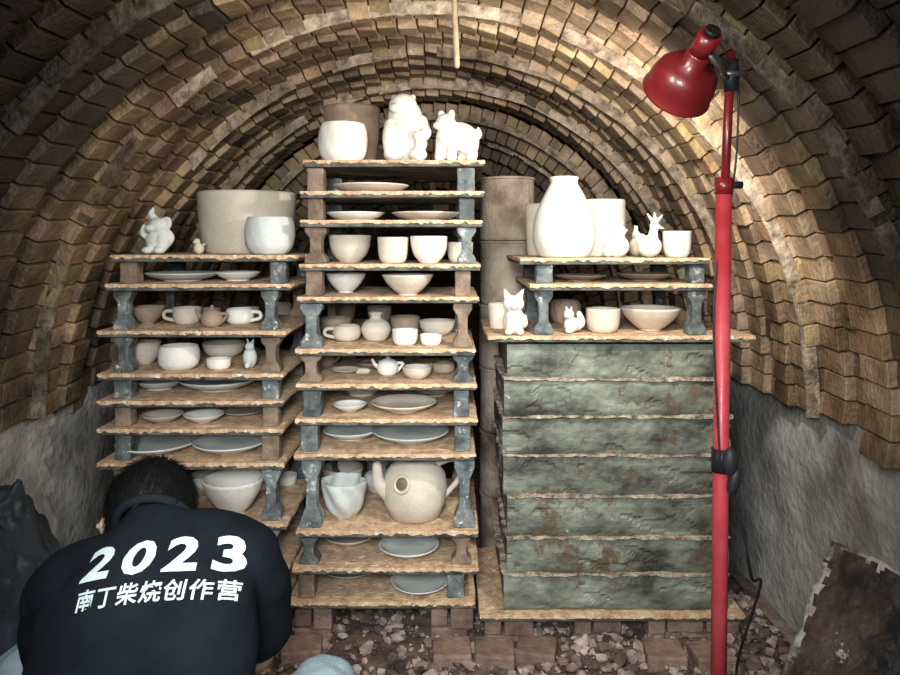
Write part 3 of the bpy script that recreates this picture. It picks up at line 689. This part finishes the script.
for nm,x in(('right',-.335),('left',-.745)):
    bm=bmesh.new(); tube(bm,[V(x,1.10,.052),V(x,1.16,.055),V(x+(.01 if nm=='right' else -.01),1.24,.045),V(x+(.02 if nm=='right' else -.02),1.33,.038)],[(.036,.045),(.04,.05),(.046,.036),(.036,.026)],side=(1,0,0)); o=from_bm('shoe_'+nm,bm,'sole',pe); remesh(o,.006,4); bake(o)
    mz=min(v.co.z for v in o.data.vertices)
    for v_ in o.data.vertices: v_.co.z-=mz-.001
bvh=BVHTree.FromPolygons([v.co[:] for v in shirt.data.vertices],[p.vertices[:] for p in shirt.data.polygons])
def wrap_text(name,body,center,width,height,xv,nrm,bold,sp=1.12):
    cu=bpy.data.curves.new(name,'FONT'); cu.body=body; cu.offset=bold; cu.resolution_u=3; cu.align_x='CENTER'; cu.align_y='CENTER'; cu.space_character=sp
    o=bpy.data.objects.new(name,cu); C.objects.link(o); dg=bpy.context.evaluated_depsgraph_get(); dg.update()
    me=bpy.data.meshes.new_from_object(o.evaluated_get(dg)); bpy.data.objects.remove(o)
    bm=bmesh.new(); bm.from_mesh(me); bmesh.ops.triangulate(bm,faces=bm.faces[:])
    xs=[v.co.x for v in bm.verts]; ys_=[v.co.y for v in bm.verts]
    if not xs: bm.free(); return
    sx=width/(max(xs)-min(xs)); sy=height/(max(ys_)-min(ys_)); mx=(max(xs)+min(xs))/2; my=(max(ys_)+min(ys_))/2
    for v in bm.verts: v.co=Vector(((v.co.x-mx)*sx,(v.co.y-my)*sy,0))
    for _ in range(5):
        ed=[e_ for e_ in bm.edges if e_.calc_length()>.006]
        if not ed: break
        bmesh.ops.subdivide_edges(bm,edges=ed,cuts=1); bmesh.ops.triangulate(bm,faces=bm.faces[:])
    yv=nrm.cross(xv).normalized()
    for v in bm.verts:
        p=Vector(center)+xv*v.co.x+yv*v.co.y+nrm*.3
        hit=bvh.ray_cast(p,-nrm)
        v.co=(hit[0]+nrm*.0022) if hit[0] else p-nrm*.3
    from_bm(name,bm,'print',pe)
xv=Vector((1,0.0,.14)).normalized(); nr=Vector((0,-.78,.62)); nr=(nr-xv*nr.dot(xv)).normalized()
wrap_text('print_year','2023',(-.450,1.08,.765),.232,.058,xv,nr,.035,1.35)
wrap_text('print_caption','南丁柴烧创作营',(-.440,1.045,.722),.225,.031,xv,nr,.018)
# ---------------------------------------------------------------- lights
def light(kind,name,loc,en,color,size=.1,target=None,spot=None,spread=None):
    l=bpy.data.lights.new(name,kind); l.energy=en; l.color=color
    if kind=='AREA':
        l.size=size
        if spread: l.spread=math.radians(spread)
    else: l.shadow_soft_size=size
    if spot: l.spot_size=math.radians(spot); l.spot_blend=.6
    o=bpy.data.objects.new(name,l); o.location=loc; C.objects.link(o)
    if target: o.rotation_euler=(Vector(target)-Vector(loc)).to_track_quat('-Z','Y').to_euler()
    return o
lp=lc+ax*.085
light('SPOT','lamp_light',lp,34,(1,.93,.83),.035,lp+Vector((-.20,.80,-.30)),spot=158)
light('AREA','doorway_light',(-.1,-.1,1.5),14,(.92,.98,1),.5,(-.05,2.2,.75),spread=75)
light('AREA','crown_fill_light',(-.05,.95,1.72),7,(1,.92,.80),.25,(-.05,3.0,1.72))  # added unseen fill to brighten the vault crown and pot tops
w=bpy.data.worlds.new('World'); bpy.context.scene.world=w; w.use_nodes=True
w.node_tree.nodes['Background'].inputs[0].default_value=(.80,.89,1,1); w.node_tree.nodes['Background'].inputs[1].default_value=.18
# ---------------------------------------------------------------- camera
cd=bpy.data.cameras.new('camera'); cam=bpy.data.objects.new('camera',cd); C.objects.link(cam)
cam.location=(0,0,H); cam.rotation_euler=(math.radians(90),0,0)
cd.sensor_width=36; cd.lens=36*F/900; cd.shift_y=-97.5/900; cd.clip_start=.02
bpy.context.scene.camera=cam
bpy.context.scene.view_settings.view_transform='Standard'
bpy.context.scene.view_settings.look='None'
